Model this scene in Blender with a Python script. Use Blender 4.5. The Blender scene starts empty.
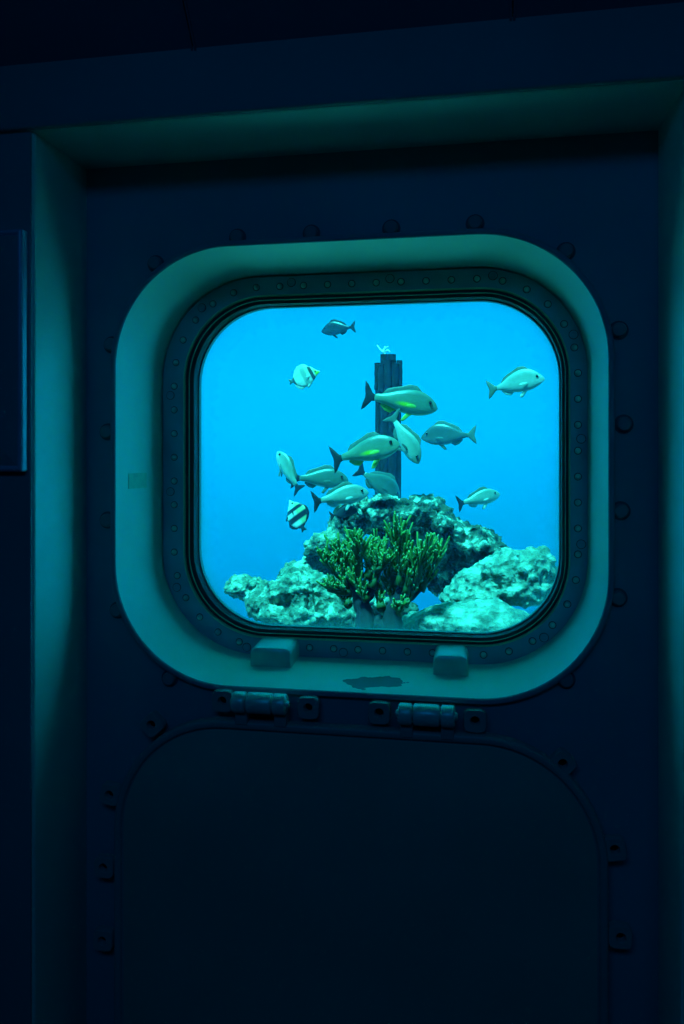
import bpy, bmesh, math, random
from mathutils import Vector, Matrix, noise, Euler
R = math.radians
sc = bpy.context.scene
col = sc.collection
# ------------------------------------------------------------------ camera
F = 782.0; TH = math.atan(136/782); D = 1.3; CZ = 1.5; HY = 457.0
cd = bpy.data.cameras.new('camera'); cam = bpy.data.objects.new('camera', cd); col.objects.link(cam)
cam.location = (0, -D, CZ); cam.rotation_euler = (R(90), 0, TH)
cd.sensor_fit = 'HORIZONTAL'; cd.sensor_width = 36; cd.lens = 36*F/684; cd.shift_y = -(512-HY)/684
cd.clip_start = 0.02; cd.clip_end = 100
sc.camera = cam
def at(px, py, Y):
    """world point seen at a pixel, on the plane at depth Y"""
    u = (px-342)/F; v = (HY-py)/F
    t = (Y+D)/(math.cos(TH)+u*math.sin(TH))
    return Vector(((-math.sin(TH)+u*math.cos(TH))*t, Y, CZ+v*t))
# ------------------------------------------------------------------ helpers
def tag(o, label=None, cat=None, group=None, kind=None):
    for k, v in (('label', label), ('category', cat), ('group', group), ('kind', kind)):
        if v: o[k] = v
    return o
def wloc(o):
    p = Vector((0, 0, 0))
    while o: p = p + o.location; o = o.parent
    return p
def mk(name, vs, fs, mat, parent=None, loc=None, smooth=True, auto=35, local=False):
    """verts in world space, unless local; origin at loc"""
    loc = Vector(loc) if loc is not None else (wloc(parent) if parent else Vector((0, 0, 0)))
    m = bpy.data.meshes.new(name)
    off = Vector((0, 0, 0)) if local else loc
    m.from_pydata([Vector(v)-off for v in vs], [], fs)
    bm = bmesh.new(); bm.from_mesh(m); bmesh.ops.recalc_face_normals(bm, faces=bm.faces)
    if auto:
        for e in bm.edges:
            if len(e.link_faces) == 2 and e.calc_face_angle(0) > R(auto): e.smooth = False
    for f in bm.faces: f.smooth = smooth
    bm.to_mesh(m); bm.free()
    m.materials.append(mat)
    o = bpy.data.objects.new(name, m); col.objects.link(o)
    o.location = loc - (wloc(parent) if parent else Vector((0, 0, 0)))
    o.parent = parent
    return o
def empty(name, loc):
    o = bpy.data.objects.new(name, None); o.empty_display_size = .05; col.objects.link(o); o.location = loc; return o
def copy_tree(o, parent=None):
    c = o.copy(); col.objects.link(c); c.parent = parent
    for ch in list(o.children): copy_tree(ch, c)
    return c
class MB:
    def __init__(s): s.v = []; s.f = []
    def add(s, vs, fs):
        n = len(s.v); s.v += [Vector(v) for v in vs]; s.f += [tuple(i+n for i in f) for f in fs]; return s
    def box(s, a, b, bev=0):
        bm = bmesh.new()
        bmesh.ops.create_cube(bm, size=1)
        for v in bm.verts: v.co = Vector([(a[i]+b[i])/2+v.co[i]*(b[i]-a[i]) for i in range(3)])
        if bev: bmesh.ops.bevel(bm, geom=list(bm.edges), offset=bev, segments=3, profile=.5, affect='EDGES')
        bm.verts.ensure_lookup_table()
        s.add([v.co.copy() for v in bm.verts], [[v.index for v in f.verts] for f in bm.faces]); bm.free(); return s
    def loft(s, loops, closed=True, cap0=False, cap1=False):
        n = len(loops[0]); vs = [p for l in loops for p in l]; fs = []
        for k in range(len(loops)-1):
            for i in range(n if closed else n-1):
                j = (i+1) % n
                fs.append((k*n+i, k*n+j, (k+1)*n+j, (k+1)*n+i))
        if cap0: fs.append(tuple(range(n)))
        if cap1: fs.append(tuple((len(loops)-1)*n+i for i in range(n)))
        return s.add(vs, fs)
    def tube(s, pts, rad, n=8, cap=True):
        pts = [Vector(p) for p in pts]
        if not isinstance(rad, (list, tuple)): rad = [rad]*len(pts)
        loops = []; ref = None
        for i, p in enumerate(pts):
            t = (pts[min(i+1, len(pts)-1)]-pts[max(i-1, 0)]).normalized()
            if ref is None: ref = t.orthogonal().normalized()
            ref = (ref - t*ref.dot(t)).normalized(); b = t.cross(ref)
            loops.append([p+(ref*math.cos(2*math.pi*k/n)+b*math.sin(2*math.pi*k/n))*rad[i] for k in range(n)])
        return s.loft(loops, True, cap, cap)
    def lathe(s, origin, axis, prof, n=20):
        """prof: (distance along axis, radius)"""
        axis = Vector(axis).normalized(); a = axis.orthogonal().normalized(); b = axis.cross(a); o = Vector(origin)
        loops = [[o+axis*h+(a*math.cos(2*math.pi*k/n)+b*math.sin(2*math.pi*k/n))*max(r, 1e-5) for k in range(n)] for h, r in prof]
        return s.loft(loops, True, True, True)
    def build(s, name, mat, parent=None, **k): return mk(name, s.v, s.f, mat, parent, **k)
def rr(cx, cz, w, h, r, Y, n=14):
    """rounded rectangle loop facing the room"""
    r = max(min(r, w/2-1e-4, h/2-1e-4), 1e-4); out = []
    for q, (sx, sz) in enumerate(((1, 1), (-1, 1), (-1, -1), (1, -1))):
        ox = cx+sx*(w/2-r); oz = cz+sz*(h/2-r)
        for i in range(n+1):
            a = math.pi/2*(q+i/n); out.append(Vector((ox+r*math.cos(a), Y, oz+r*math.sin(a))))
    return out
def lerp(a, b, t): return a+(b-a)*t
def curve(tab, x):
    for (x0, y0), (x1, y1) in zip(tab, tab[1:]):
        if x <= x1:
            t = (x-x0)/(x1-x0); t = max(0, t); return lerp(y0, y1, t)
    return tab[-1][1]
def smooth_curve(tab, x):
    # Catmull-Rom
    n = len(tab)
    for i in range(n-1):
        if x <= tab[i+1][0] or i == n-2:
            x0, y0 = tab[i]; x1, y1 = tab[i+1]
            t = min(1, max(0, (x-x0)/(x1-x0)))
            m0 = (y1-tab[max(i-1, 0)][1])/(x1-tab[max(i-1, 0)][0])*(x1-x0)
            m1 = (tab[min(i+2, n-1)][1]-y0)/(tab[min(i+2, n-1)][0]-x0)*(x1-x0)
            if i == 0: m0 = (y1-y0)*1.6
            if i == n-2: m1 = (y1-y0)*1.6
            return (2*t**3-3*t*t+1)*y0+(t**3-2*t*t+t)*m0+(-2*t**3+3*t*t)*y1+(t**3-t*t)*m1
# ------------------------------------------------------------------ materials
def mat(name, base, rough=.5, metal=0, noise_amt=0, noise_scale=8, col2=None, bump=0, bump_scale=60, spec=.5, bump_dist=.002):
    m = bpy.data.materials.new(name); m.use_nodes = True; nt = m.node_tree; N = nt.nodes; L = nt.links
    p = N['Principled BSDF']
    p.inputs['Base Color'].default_value = (*base, 1); p.inputs['Roughness'].default_value = rough
    p.inputs['Metallic'].default_value = metal; p.inputs['Specular IOR Level'].default_value = spec
    tc = N.new('ShaderNodeTexCoord')
    if noise_amt:
        nz = N.new('ShaderNodeTexNoise'); nz.inputs['Scale'].default_value = noise_scale; nz.inputs['Detail'].default_value = 6
        L.new(tc.outputs['Object'], nz.inputs['Vector'])
        rp = N.new('ShaderNodeValToRGB'); rp.color_ramp.elements[0].position = .35; rp.color_ramp.elements[1].position = .65
        c2 = col2 or tuple(c*(1-noise_amt) for c in base)
        rp.color_ramp.elements[0].color = (*c2, 1); rp.color_ramp.elements[1].color = (*base, 1)
        L.new(nz.outputs['Fac'], rp.inputs['Fac']); L.new(rp.outputs['Color'], p.inputs['Base Color'])
    if bump:
        nb = N.new('ShaderNodeTexNoise'); nb.inputs['Scale'].default_value = bump_scale; nb.inputs['Detail'].default_value = 5
        L.new(tc.outputs['Object'], nb.inputs['Vector'])
        b = N.new('ShaderNodeBump'); b.inputs['Strength'].default_value = bump; b.inputs['Distance'].default_value = bump_dist
        L.new(nb.outputs['Fac'], b.inputs['Height']); L.new(b.outputs['Normal'], p.inputs['Normal'])
    return m
M = {}
M['cream'] = mat('cream_paint', (.78, .82, .66), .33, 0, .08, 9, None, .15, 25, .4)
M['coaming'] = mat('coaming_paint', (.84, .88, .70), .4, 0, .1, 6, None, .2, 18, .4)
M['panel'] = mat('bulkhead_paint', (.30, .36, .40), .5, 0, .15, 3, None, .25, 14, .3)
M['fascia'] = mat('fascia_paint', (.22, .30, .30), .6, 0, .15, 3, None, .15, 20, .3)
M['cover'] = mat('cover_paint', (.27, .44, .35), .5, 0, .12, 4, None, .3, 9, .3)
M['cover_rim'] = mat('cover_rim_paint', (.28, .36, .34), .42, 0, .1, 6, None, .2, 30, .4)
M['frame'] = mat('frame_metal', (.40, .47, .58), .38, .1, .2, 12, None, .3, 60, .5)
M['lip'] = mat('brass_lip', (.75, .80, .50), .35, .1)
M['steel'] = mat('hinge_steel', (.72, .78, .68), .32, .2, .25, 20, None, .4, 90, .5)
M['rubber'] = mat('black_rubber', (.03, .04, .05), .5)
M['hole'] = mat('dark_hole', (.004, .005, .006), .9)
M['ceil'] = mat('ceiling_paint', (.12, .15, .18), .6, 0, .1, 3)
M['room'] = mat('room_paint', (.12, .14, .18), .7)
M['floor'] = mat('floor_rubber', (.05, .05, .06), .7, 0, .2, 9)
M['sticker'] = mat('sticker_film', (.60, .76, .48), .5, 0, .18, 60)
M['post'] = mat('post_growth', (.012, .016, .022), .85, 0, .5, 14, None, .8, 40, .3, .01)
M['rope'] = mat('white_line', (.8, .85, .8), .6)
M['black'] = mat('eye_black', (.005, .006, .008), .2)
# worn patch on the sill, drawn on the coaming paint
def add_patch(m, c, rad, colr):
    nt = m.node_tree; N = nt.nodes; L = nt.links; p = N['Principled BSDF']
    src = p.inputs['Base Color'].links[0].from_socket
    tc = N.new('ShaderNodeTexCoord'); mp = N.new('ShaderNodeMapping'); mp.vector_type = 'POINT'
    nz = N.new('ShaderNodeTexNoise'); nz.inputs['Scale'].default_value = 28; nz.inputs['Detail'].default_value = 3
    L.new(tc.outputs['Object'], nz.inputs['Vector'])
    sb = N.new('ShaderNodeVectorMath'); sb.operation = 'SUBTRACT'; sb.inputs[1].default_value = c; L.new(tc.outputs['Object'], sb.inputs[0])
    dv = N.new('ShaderNodeVectorMath'); dv.operation = 'DIVIDE'; dv.inputs[1].default_value = rad; L.new(sb.outputs[0], dv.inputs[0])
    ln = N.new('ShaderNodeVectorMath'); ln.operation = 'LENGTH'; L.new(dv.outputs[0], ln.inputs[0])
    ma = N.new('ShaderNodeMath'); ma.operation = 'MULTIPLY_ADD'; ma.inputs[1].default_value = 1.6; ma.inputs[2].default_value = -.8; L.new(nz.outputs['Fac'], ma.inputs[0])
    ad = N.new('ShaderNodeMath'); ad.operation = 'ADD'; L.new(ma.outputs[0], ad.inputs[0]); L.new(ln.outputs['Value'], ad.inputs[1])
    lt = N.new('ShaderNodeMath'); lt.operation = 'LESS_THAN'; lt.inputs[1].default_value = .95; L.new(ad.outputs[0], lt.inputs[0])
    mx = N.new('ShaderNodeMixRGB'); mx.inputs[2].default_value = (*colr, 1); L.new(lt.outputs[0], mx.inputs[0]); L.new(src, mx.inputs[1])
    L.new(mx.outputs[0], p.inputs['Base Color'])
# glass
g = bpy.data.materials.new('clear_glass'); g.use_nodes = True; nt = g.node_tree; nt.nodes.clear()
o_ = nt.nodes.new('ShaderNodeOutputMaterial'); mx = nt.nodes.new('ShaderNodeMixShader'); tr = nt.nodes.new('ShaderNodeBsdfTransparent')
gl = nt.nodes.new('ShaderNodeBsdfGlossy'); gl.inputs['Roughness'].default_value = .02; fr = nt.nodes.new('ShaderNodeFresnel'); fr.inputs['IOR'].default_value = 1.12
tr.inputs['Color'].default_value = (.97, .99, 1, 1)
nt.links.new(fr.outputs[0], mx.inputs[0]); nt.links.new(tr.outputs[0], mx.inputs[1]); nt.links.new(gl.outputs[0], mx.inputs[2]); nt.links.new(mx.outputs[0], o_.inputs['Surface'])
M['glass'] = g
# sea water volume
w = bpy.data.materials.new('sea_water'); w.use_nodes = True; nt = w.node_tree; nt.nodes.clear()
o_ = nt.nodes.new('ShaderNodeOutputMaterial'); vs_ = nt.nodes.new('ShaderNodeVolumeScatter')
vs_.inputs['Color'].default_value = (.0, .36, .80, 1); vs_.inputs['Density'].default_value = .034; vs_.inputs['Anisotropy'].default_value = .35
nt.links.new(vs_.outputs[0], o_.inputs['Volume'])
M['water'] = w
# ------------------------------------------------------------------ room shell
X0, X1, ZT = -.69, .28, 2.015      # recess
FY = -.167                        # face of the posts beside the recess
WX, WZ = -.2135, 1.4845           # window centre
CW, CH, CR = .833, .755, .205     # coaming
def struct(o): o['kind'] = 'structure'; return o
mb = MB()
hole = rr(WX, WZ, CW+.01, CH+.01, CR+.005, 0)
outer = rr((X0+X1)/2, ZT/2, X1-X0+.02, ZT+.02, .0005, 0)
mb.loft([hole, outer]); mb.loft([[p+Vector((0, .012, 0)) for p in hole], hole])
wall_front = struct(mb.build('wall_front', M['panel']))
# posts (jambs), the right one leaning a little
mb = MB().box((-1.8, FY, 0), (X0, .03, ZT+.001), .006)
struct(mb.build('trim_1', M['cream']))
mb = MB().box((-1.8, FY-.004, 0), (X0-.004, FY, ZT-.003), .0015)
struct(mb.build('trim_2', M['fascia']))
bx0 = lambda z: .262+.02*z/2.0
mb = MB()
def rjamb(z):
    xo = X1+.0; e = lerp(.262, .284, min(1, z/1.75)) if z < 1.75 else .284
    return [Vector((xo, .03, z)), Vector((xo, -.01, z)), Vector((e-.0, FY+.012, z)), Vector((e+.003, FY+.003, z)), Vector((e+.012, FY, z)), Vector((1.5, FY, z)), Vector((1.5, .03, z))]
mb.loft([rjamb(z) for z in (0, .5, 1, 1.4, 1.75, 2.02)], True, True, True)
struct(mb.build('trim_3', M['cream']))
mb = MB().box((-1.8, FY, ZT), (1.5, .03, ZT+.125), .005)
struct(mb.build('trim_4', M['cream']))
mb = MB().box((-1.8, FY-.014, ZT-.001), (1.5, FY-.0005, ZT+.104), .004)
struct(mb.build('trim_5', M['fascia']))
# hull plating outside, with the opening
GW, GH, GR = .705, .633, .15
GX = -.2015; GZ = 1.481
mb = MB()
a = rr(GX, GZ, GW-.004, GH-.004, GR, .2); b = rr(-.15, 1.35, 3.5, 2.9, .01, .2)
a2 = rr(GX, GZ, GW-.004, GH-.004, GR, .212); b2 = rr(-.15, 1.35, 3.5, 2.9, .01, .212)
mb.loft([b, a, a2, b2])
struct(mb.build('wall_hull', M['room']))
# sloping ceiling panels over the window wall, with seams
cs0 = Vector((0, FY-.014, ZT+.099)); cs1 = Vector((0, FY-.36, ZT+.50))
sx = [-1.8, at(197, 48, FY).x, at(512, 12, FY).x, 1.5]
mbc = MB()
nrm = Vector((0, -(cs1-cs0).z, (cs1-cs0).y)).normalized()
if nrm.z < 0: nrm = -nrm
for i in range(3):
    a, b = sx[i]+.004, sx[i+1]-.004
    bm = bmesh.new(); bmesh.ops.create_cube(bm, size=1)
    for v in bm.verts:
        base = cs0.lerp(cs1, v.co.y+.5); v.co = Vector((lerp(a, b, v.co.x+.5), base.y, base.z))+nrm*(v.co.z+.5)*.02
    bmesh.ops.bevel(bm, geom=list(bm.edges), offset=.003, segments=2, affect='EDGES')
    mbc.add([v.co.copy() for v in bm.verts], [[v.index for v in f.verts] for f in bm.faces]); bm.free()
mbc.add([(-1.8, cs0.y+.03, cs0.z+.015), (1.5, cs0.y+.03, cs0.z+.015), (1.5, cs1.y, cs1.z+.03), (-1.8, cs1.y, cs1.z+.03)], [(0, 1, 2, 3)])
mbc.box((-1.8, -3.6, cs1.z-.01), (1.5, cs1.y+.02, cs1.z+.06))
struct(mbc.build('ceiling', M['ceil'], smooth=False))
struct(MB().box((-1.9, -3.7, -.1), (1.6, .2, 0)).build('floor', M['floor'], smooth=False))
struct(MB().box((-1.9, -3.7, 0), (-1.8, .2, 2.8)).build('wall_left', M['room'], smooth=False))
struct(MB().box((1.5, -3.7, 0), (1.6, .2, 2.8)).build('wall_right', M['room'], smooth=False))
struct(MB().box((-1.8, -3.7, 0), (1.5, -3.6, 2.8)).build('wall_back', M['room'], smooth=False))
struct(MB().box((-1.8, -.05, ZT+.12), (1.5, .2, 2.8)).build('wall_upper', M['room'], smooth=False))
# bolts around the coaming
M['contact_shade'] = mat('painted_contact_shade', (.09, .11, .14), .7)  # dark ring colour standing in for shade around the fasteners
def ring_slot(o, rad):
    """painted contact shade around a fastener: faces beyond this radius"""
    o.data.materials.append(M['contact_shade'])
    for f in o.data.polygons:
        if math.hypot(f.center.x, f.center.z) > rad: f.material_index = 1
bolt_m = MB().lathe((0, 0, 0), (0, -1, 0), [(0, .0155), (.0015, .0152), (.0018, .0118), (.0075, .0114), (.0100, .0095), (.0108, .005), (.0110, .0)], 24)
bolt = None
bp = [(237, 238), (311, 233), (391, 228), (475, 223), (566, 251), (619, 330), (624, 424), (621, 511), (618, 598), (566, 680)]
bw = [at(x, y, -.004) for x, y in bp]
bw[0] = at(237, 237, -.004)
for w_ in (at(156, 264, 0), at(112, 345, 0), at(108, 432, 0), at(108, 520, 0), at(118, 610, 0), at(170, 678, 0)): bw.append(w_)
for w_ in bw:
    if bolt is None:
        bolt = bolt_m.build('bolt', M['fascia'], wall_front, loc=(w_.x, 0, w_.z), local=True); ob = bolt; ring_slot(bolt, .0125)
    else:
        ob = bolt.copy(); col.objects.link(ob); ob.location = (w_.x, 0, w_.z)
# ------------------------------------------------------------------ window
win = empty('window_1', (WX, 0, WZ)); win['kind'] = 'structure'
def coam(inset, Y, extra=0): return rr(WX+extra, WZ, CW-2*inset, CH-2*inset, CR-inset*.8, Y, 20)
prof = [(-.010, .001), (-.010, -.009), (-.008, -.012), (-.0025, -.0125), (-.0005, -.011), (.0, -.008), (.0005, .0), (.002, .03), (.0045, .08), (.007, .13), (.0095, .172), (.0095, .2)]
loops = []
for i, (ins, y) in enumerate(prof):
    loops.append(coam(ins, y, max(0, y)/.17*.002))
mb = MB(); mb.loft(loops[:6]); mb.build('coaming_rim', M['panel'], win, auto=50)
mb = MB(); mb.loft(loops[5:])
add_patch(M['coaming'], (at(371, 683, .02).x-WX+.0, .045, -.375), (.062, .032, .2), (.10, .17, .16))
mb.build('coaming', M['coaming'], win, auto=50)
IW, IH, IR = .812, .735, .195
IX, IZ = WX+.003, WZ-.002
def fr_(ins, Y):
    t = min(1, max(0, ins/.054))
    return rr(lerp(IX, GX, t), lerp(IZ, GZ, t), lerp(IW, GW, t), lerp(IH, GH, t), lerp(IR, GR, t), Y, 20)
mb = MB(); mb.loft([fr_(-.002, .176), fr_(.0, .170), fr_(.001, .1685), fr_(.003, .168), fr_(.0365, .168), fr_(.0375, .169), fr_(.038, .185)])
frame = mb.build('bolted_frame', M['frame'], win, auto=40)
mb = MB(); mb.loft([fr_(.0372, .18), fr_(.0372, .1668), fr_(.0380, .1660), fr_(.0392, .1666), fr_(.0402, .1682), fr_(.0404, .185)])
mb.build('lip', M['lip'], frame)
mb = MB(); mb.loft([fr_(.0390, .171), fr_(.0395, .1735), fr_(.046, .1735), fr_(.0465, .170), fr_(.0475, .1695), fr_(.0485, .171), fr_(.0490, .172), fr_(.0535, .1735), fr_(.0545, .1745), fr_(.055, .2)])
gask = mb.build('gasket', M['rubber'], win, auto=50)
mb = MB(); mb.loft([fr_(.0462, .176), fr_(.0464, .1690), fr_(.0470, .1684), fr_(.0480, .1692), fr_(.0486, .178)])
mb.build('inner_lip', M['lip'], win)
a = fr_(.0530, .1755); b = fr_(.0530, .1995)
mb = MB(); mb.loft([a, b], True, True, True)
mb.build('pane', M['glass'], win, smooth=False)
gm = bpy.data.materials.new('painted_edge_glow'); gm.use_nodes = True; nt = gm.node_tree; nt.nodes.clear(); gN = nt.nodes; gL = nt.links  # translucent band painting the hazy glow along the pane edge
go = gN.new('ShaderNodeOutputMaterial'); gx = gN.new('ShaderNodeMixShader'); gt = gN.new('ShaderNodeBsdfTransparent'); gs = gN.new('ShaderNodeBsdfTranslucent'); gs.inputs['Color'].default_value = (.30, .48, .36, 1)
ga = gN.new('ShaderNodeAttribute'); ga.attribute_name = 'painted_glow'; gc = gN.new('ShaderNodeTexCoord'); gn = gN.new('ShaderNodeTexNoise'); gn.inputs['Scale'].default_value = 14; gL.new(gc.outputs['Object'], gn.inputs['Vector'])
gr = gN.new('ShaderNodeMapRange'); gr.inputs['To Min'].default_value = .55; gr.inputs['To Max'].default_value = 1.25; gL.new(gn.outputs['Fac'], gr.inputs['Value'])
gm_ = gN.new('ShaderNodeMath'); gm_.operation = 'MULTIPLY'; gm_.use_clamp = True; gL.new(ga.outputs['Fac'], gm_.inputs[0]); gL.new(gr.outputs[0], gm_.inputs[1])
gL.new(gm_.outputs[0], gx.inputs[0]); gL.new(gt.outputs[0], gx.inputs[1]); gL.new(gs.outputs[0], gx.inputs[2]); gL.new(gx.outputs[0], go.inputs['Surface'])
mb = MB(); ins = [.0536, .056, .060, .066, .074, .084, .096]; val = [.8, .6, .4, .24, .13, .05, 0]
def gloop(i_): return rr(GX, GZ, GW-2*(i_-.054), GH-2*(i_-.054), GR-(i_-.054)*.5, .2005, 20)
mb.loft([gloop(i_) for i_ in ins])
gro = mb.build('edge_glow_ring', gm, win, auto=0)
at3 = gro.data.attributes.new('painted_glow', 'FLOAT', 'POINT'); nl = len(gloop(.054)); vv = []
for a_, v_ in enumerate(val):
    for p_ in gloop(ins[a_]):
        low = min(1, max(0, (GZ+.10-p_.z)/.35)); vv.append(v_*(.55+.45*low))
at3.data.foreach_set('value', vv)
# rivets and screws on the frame, spaced along the flange
def spaced(loop, n, ph=0):
    L = [0]
    for i in range(len(loop)): L.append(L[-1]+(loop[(i+1) % len(loop)]-loop[i]).length)
    out = []
    for k in range(n):
        s = ((k+ph)/n*L[-1]) % L[-1]
        for i in range(len(loop)):
            if L[i+1] >= s:
                t = (s-L[i])/max(1e-9, L[i+1]-L[i]); out.append(loop[i].lerp(loop[(i+1) % len(loop)], t)); break
    return out
riv = MB().lathe((0, 0, 0), (0, -1, 0), [(0, .0072), (.0006, .0071), (.0007, .0054), (.0028, .0050), (.0046, .0034), (.0052, .0016), (.0054, 0)], 16)
first = None
for p in spaced(fr_(.021, .168), 56):
    if first is None: first = riv.build('rivet', M['steel'], frame, loc=p, local=True); ring_slot(first, .0058)
    else: c = first.copy(); col.objects.link(c); c.location = p-wloc(frame)
scr = MB().lathe((0, 0, 0), (0, -1, 0), [(0, .0088), (.0006, .0086), (.0007, .0074), (.0022, .0072), (.0026, .0066), (.0026, .0056), (.0010, .0054), (.0010, 0)], 18)
scr.box((-.0048, -.0026, -.0007), (.0048, 0, .0007))
first = None
for p in spaced(fr_(.014, .168), 14, .37):
    if first is None: first = scr.build('screw', M['frame'], frame, loc=p, local=True); ring_slot(first, .0078)
    else: c = first.copy(); col.objects.link(c); c.location = p-wloc(frame)
# two stop blocks on the sill
for (px0, px1) in ((250, 291), (433, 468)):
    yb = .100; xa = at(px0, 655, yb).x; xb = at(px1, 655, yb).x
    zb = WZ-CH/2+.004; zt = zb+.036
    prof_ = [(xa, zb), (xa, zt-.012), (xa+.003, zt-.004), (xa+.011, zt), (xb-.011, zt), (xb-.003, zt-.004), (xb, zt-.012), (xb, zb)]
    ls = []
    for (y, ins, dz) in ((yb+.0005, .0015, 0), (yb, .004, 0), ):
        pass
    def lp(y, ins, up): return [Vector((lerp(x, (xa+xb)/2, ins/(xb-xa)*2), y, (zb+(z-zb)*(1-ins*20)+up*(z-zb)/.036))) for x, z in prof_]
    mb = MB(); mb.loft([lp(yb, .0022, 0), lp(yb+.0015, .0006, 0), lp(yb+.003, 0, 0), lp(.16, 0, .004), lp(.176, 0, .005)], True, True, True)
    blk = mb.build('stop_block', M['steel'], win, auto=50)
    # thin weld plate under it
    MB().box((xa-.004, yb-.003, zb-.004), (xb+.004, .168, zb+.0015), .001).build('base_plate', M['coaming'], blk)
# faded sticker on the reveal
sxx = WX-CW/2+.0045
a = at(128, 485, .05); 
def flx(y):
    q_ = [(0, .0005), (.03, .002), (.08, .0045), (.13, .007), (.172, .0095)]
    return WX-CW/2+y/.17*.002+curve(q_, y)
mb = MB(); ls_ = []
for y_ in (.036, .05, .07, .09, .104):
    x_ = flx(y_); ls_.append([Vector((x_-.002, y_, 1.442)), Vector((x_+.0012, y_, 1.442)), Vector((x_+.0012, y_, 1.470)), Vector((x_-.002, y_, 1.470))])
mb.loft(ls_, True, True, True)
mb.build('sticker', M['sticker'], win)
# ------------------------------------------------------------------ storm cover below the window
cov = empty('storm_cover', (-.211, -.03, .66))
tag(cov, 'dark rounded metal storm cover hinged below the lit window, hanging against the bulkhead', 'hatch cover')
KX, KZ, KW, KH, KR = -.211, .682, .822, .745, .195
def cl(ins, Y): return rr(KX, KZ, KW-2*ins, KH-2*ins, KR-ins, Y, 18)
mb = MB(); mb.loft([cl(0, -.012), cl(0, -.030), cl(.0015, -.033), cl(.004, -.034), cl(.0105, -.034), cl(.0125, -.0325), cl(.014, -.029), cl(.017, -.0285)], True, True, False)
rim = mb.build('rim', M['cover_rim'], cov, auto=50)
mb = MB(); mb.loft([cl(.0165, -.0265), cl(.0165, -.0285), cl(.019, -.0295), cl(.15, -.0305)], True, True, True)
mb.build('cover_plate', M['cover'], cov, auto=50)
def lug(p, ang, w=.036, h=.034):
    """flat ear with a drilled hole, pointing out of the cover edge; p = hole centre"""
    n = 24; out = []; inn = []
    for k in range(n):
        a = 2*math.pi*k/n
        c, s = math.cos(a), math.sin(a)
        # squarish with rounded top
        e = 4.5
        rr_ = (abs(c)**e+abs(s)**e)**(-1/e)
        out.append((c*rr_*w/2, s*rr_*h/2-.002 if s < 0 else s*rr_*h/2)); inn.append((c*.0072, s*.0072))
    ca, sa = math.cos(ang-math.pi/2), math.sin(ang-math.pi/2)
    def T(l, y, sc_=1): return [Vector((p.x+(x*ca-z*sa)*sc_, y, p.z+(x*sa+z*ca)*sc_)) for x, z in l]
    m_ = MB(); m_.loft([T(inn, -.012), T(inn, -.026), T(inn, -.0275, 1.12), T(out, -.0275, .95), T(out, -.026), T(out, -.012)], True, False, False)
    m_.loft([T(out, -.012), T(inn, -.012)])
    o = m_.build('lug', M['cover_rim'], cov, loc=(p.x, -.02, p.z), auto=40)
    h_ = MB(); h_.lathe((p.x, -.008, p.z), (0, -1, 0), [(0, .0073), (.006, .0073)], 16); h_.build('bolt_hole', M['hole'], o)
def on_edge(px, py):
    q = at(px, py, -.027); return q
lugs = [((222, 701), 90), ((308, 708), 90), ((379, 713), 90), ((475, 721), 90), ((151, 725), 133), ((109, 795), 168), ((103, 868), 180), ((102, 941), 180), ((563, 764), 48), ((615, 850), 10), ((621, 938), 0)]
for (pp, an) in lugs: lug(on_edge(*pp), R(an))
for (pxa, pxb, py) in ((232, 286, 704), (398, 455, 716)):
    a = at(pxa, py-1, -.045); b = at(pxb, py+1, -.045); z = (a.z+b.z)/2
    Lh = b.x-a.x; rad = .0172
    hg = MB()
    ks = [0, .22, .24, .76, .78, 1.0]
    # three knuckles separated by fine grooves
    for (s0, s1) in ((0, .25), (.265, .735), (.75, 1)):
        x0 = a.x+Lh*s0; ln = Lh*(s1-s0)
        hg.lathe((x0, -.040, z), (1, 0, 0), [(0, rad-.003), (.0015, rad-.0008), (.003, rad), (ln-.003, rad), (ln-.0015, rad-.0008), (ln, rad-.003)], 24)
    o = hg.build('hinge', M['steel'], cov, loc=(a.x, -.04, z), auto=40)
    pn = MB().lathe((a.x-.004, -.040, z), (1, 0, 0), [(0, .005), (.0015, .0065), (Lh+.0065, .0065), (Lh+.008, .005)], 16); pn.build('pin', M['steel'], o)
    lf = MB(); lf.box((a.x+.002, -.036, z-.040), (a.x+Lh*.25, -.012, z-.002), .002); lf.box((b.x-Lh*.25, -.036, z-.040), (b.x-.002, -.012, z-.002), .002)
    lf.box((a.x+Lh*.27, -.034, z-.004), (a.x+Lh*.73, -.004, z+.010), .002)
    lf.build('hinge_leaf', M['cover_rim'], o)
# ------------------------------------------------------------------ panel on the left
al = at(22, 228, FY-.02); bl = at(22, 472, FY-.02)
ap = empty('access_panel', (al.x-.17, FY-.012, (al.z+bl.z)/2))
tag(ap, 'dark blue rectangular raised metal access panel fixed to the left wall post', 'wall panel')
xr = al.x; xl = xr-.34; zt_ = al.z; zb_ = bl.z; cx_ = (xr+xl)/2; cz_ = (zt_+zb_)/2; w_ = xr-xl; h_ = zt_-zb_
def pl(ins, Y): return rr(cx_, cz_, w_-2*ins, h_-2*ins, max(.004-ins, .001), Y, 4)
mb = MB(); mb.loft([pl(0, FY-.0045), pl(0, FY-.014), pl(.001, FY-.0185), pl(.004, FY-.021), pl(.007, FY-.0205), pl(.009, FY-.017), pl(.010, FY-.0165)], True, True, False)
mb.build('panel_frame', M['frame'], ap, auto=60)
mb = MB(); mb.loft([pl(.0095, FY-.008), pl(.0095, FY-.0165), pl(.012, FY-.0178), pl(.05, FY-.018)], True, True, True)
mb.build('door_leaf', M['fascia'], ap)
mb = MB().box((xl+.03, FY-.036, cz_-.03), (xl+.045, FY-.017, cz_+.03), .004); mb.build('handle', M['steel'], ap)
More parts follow.
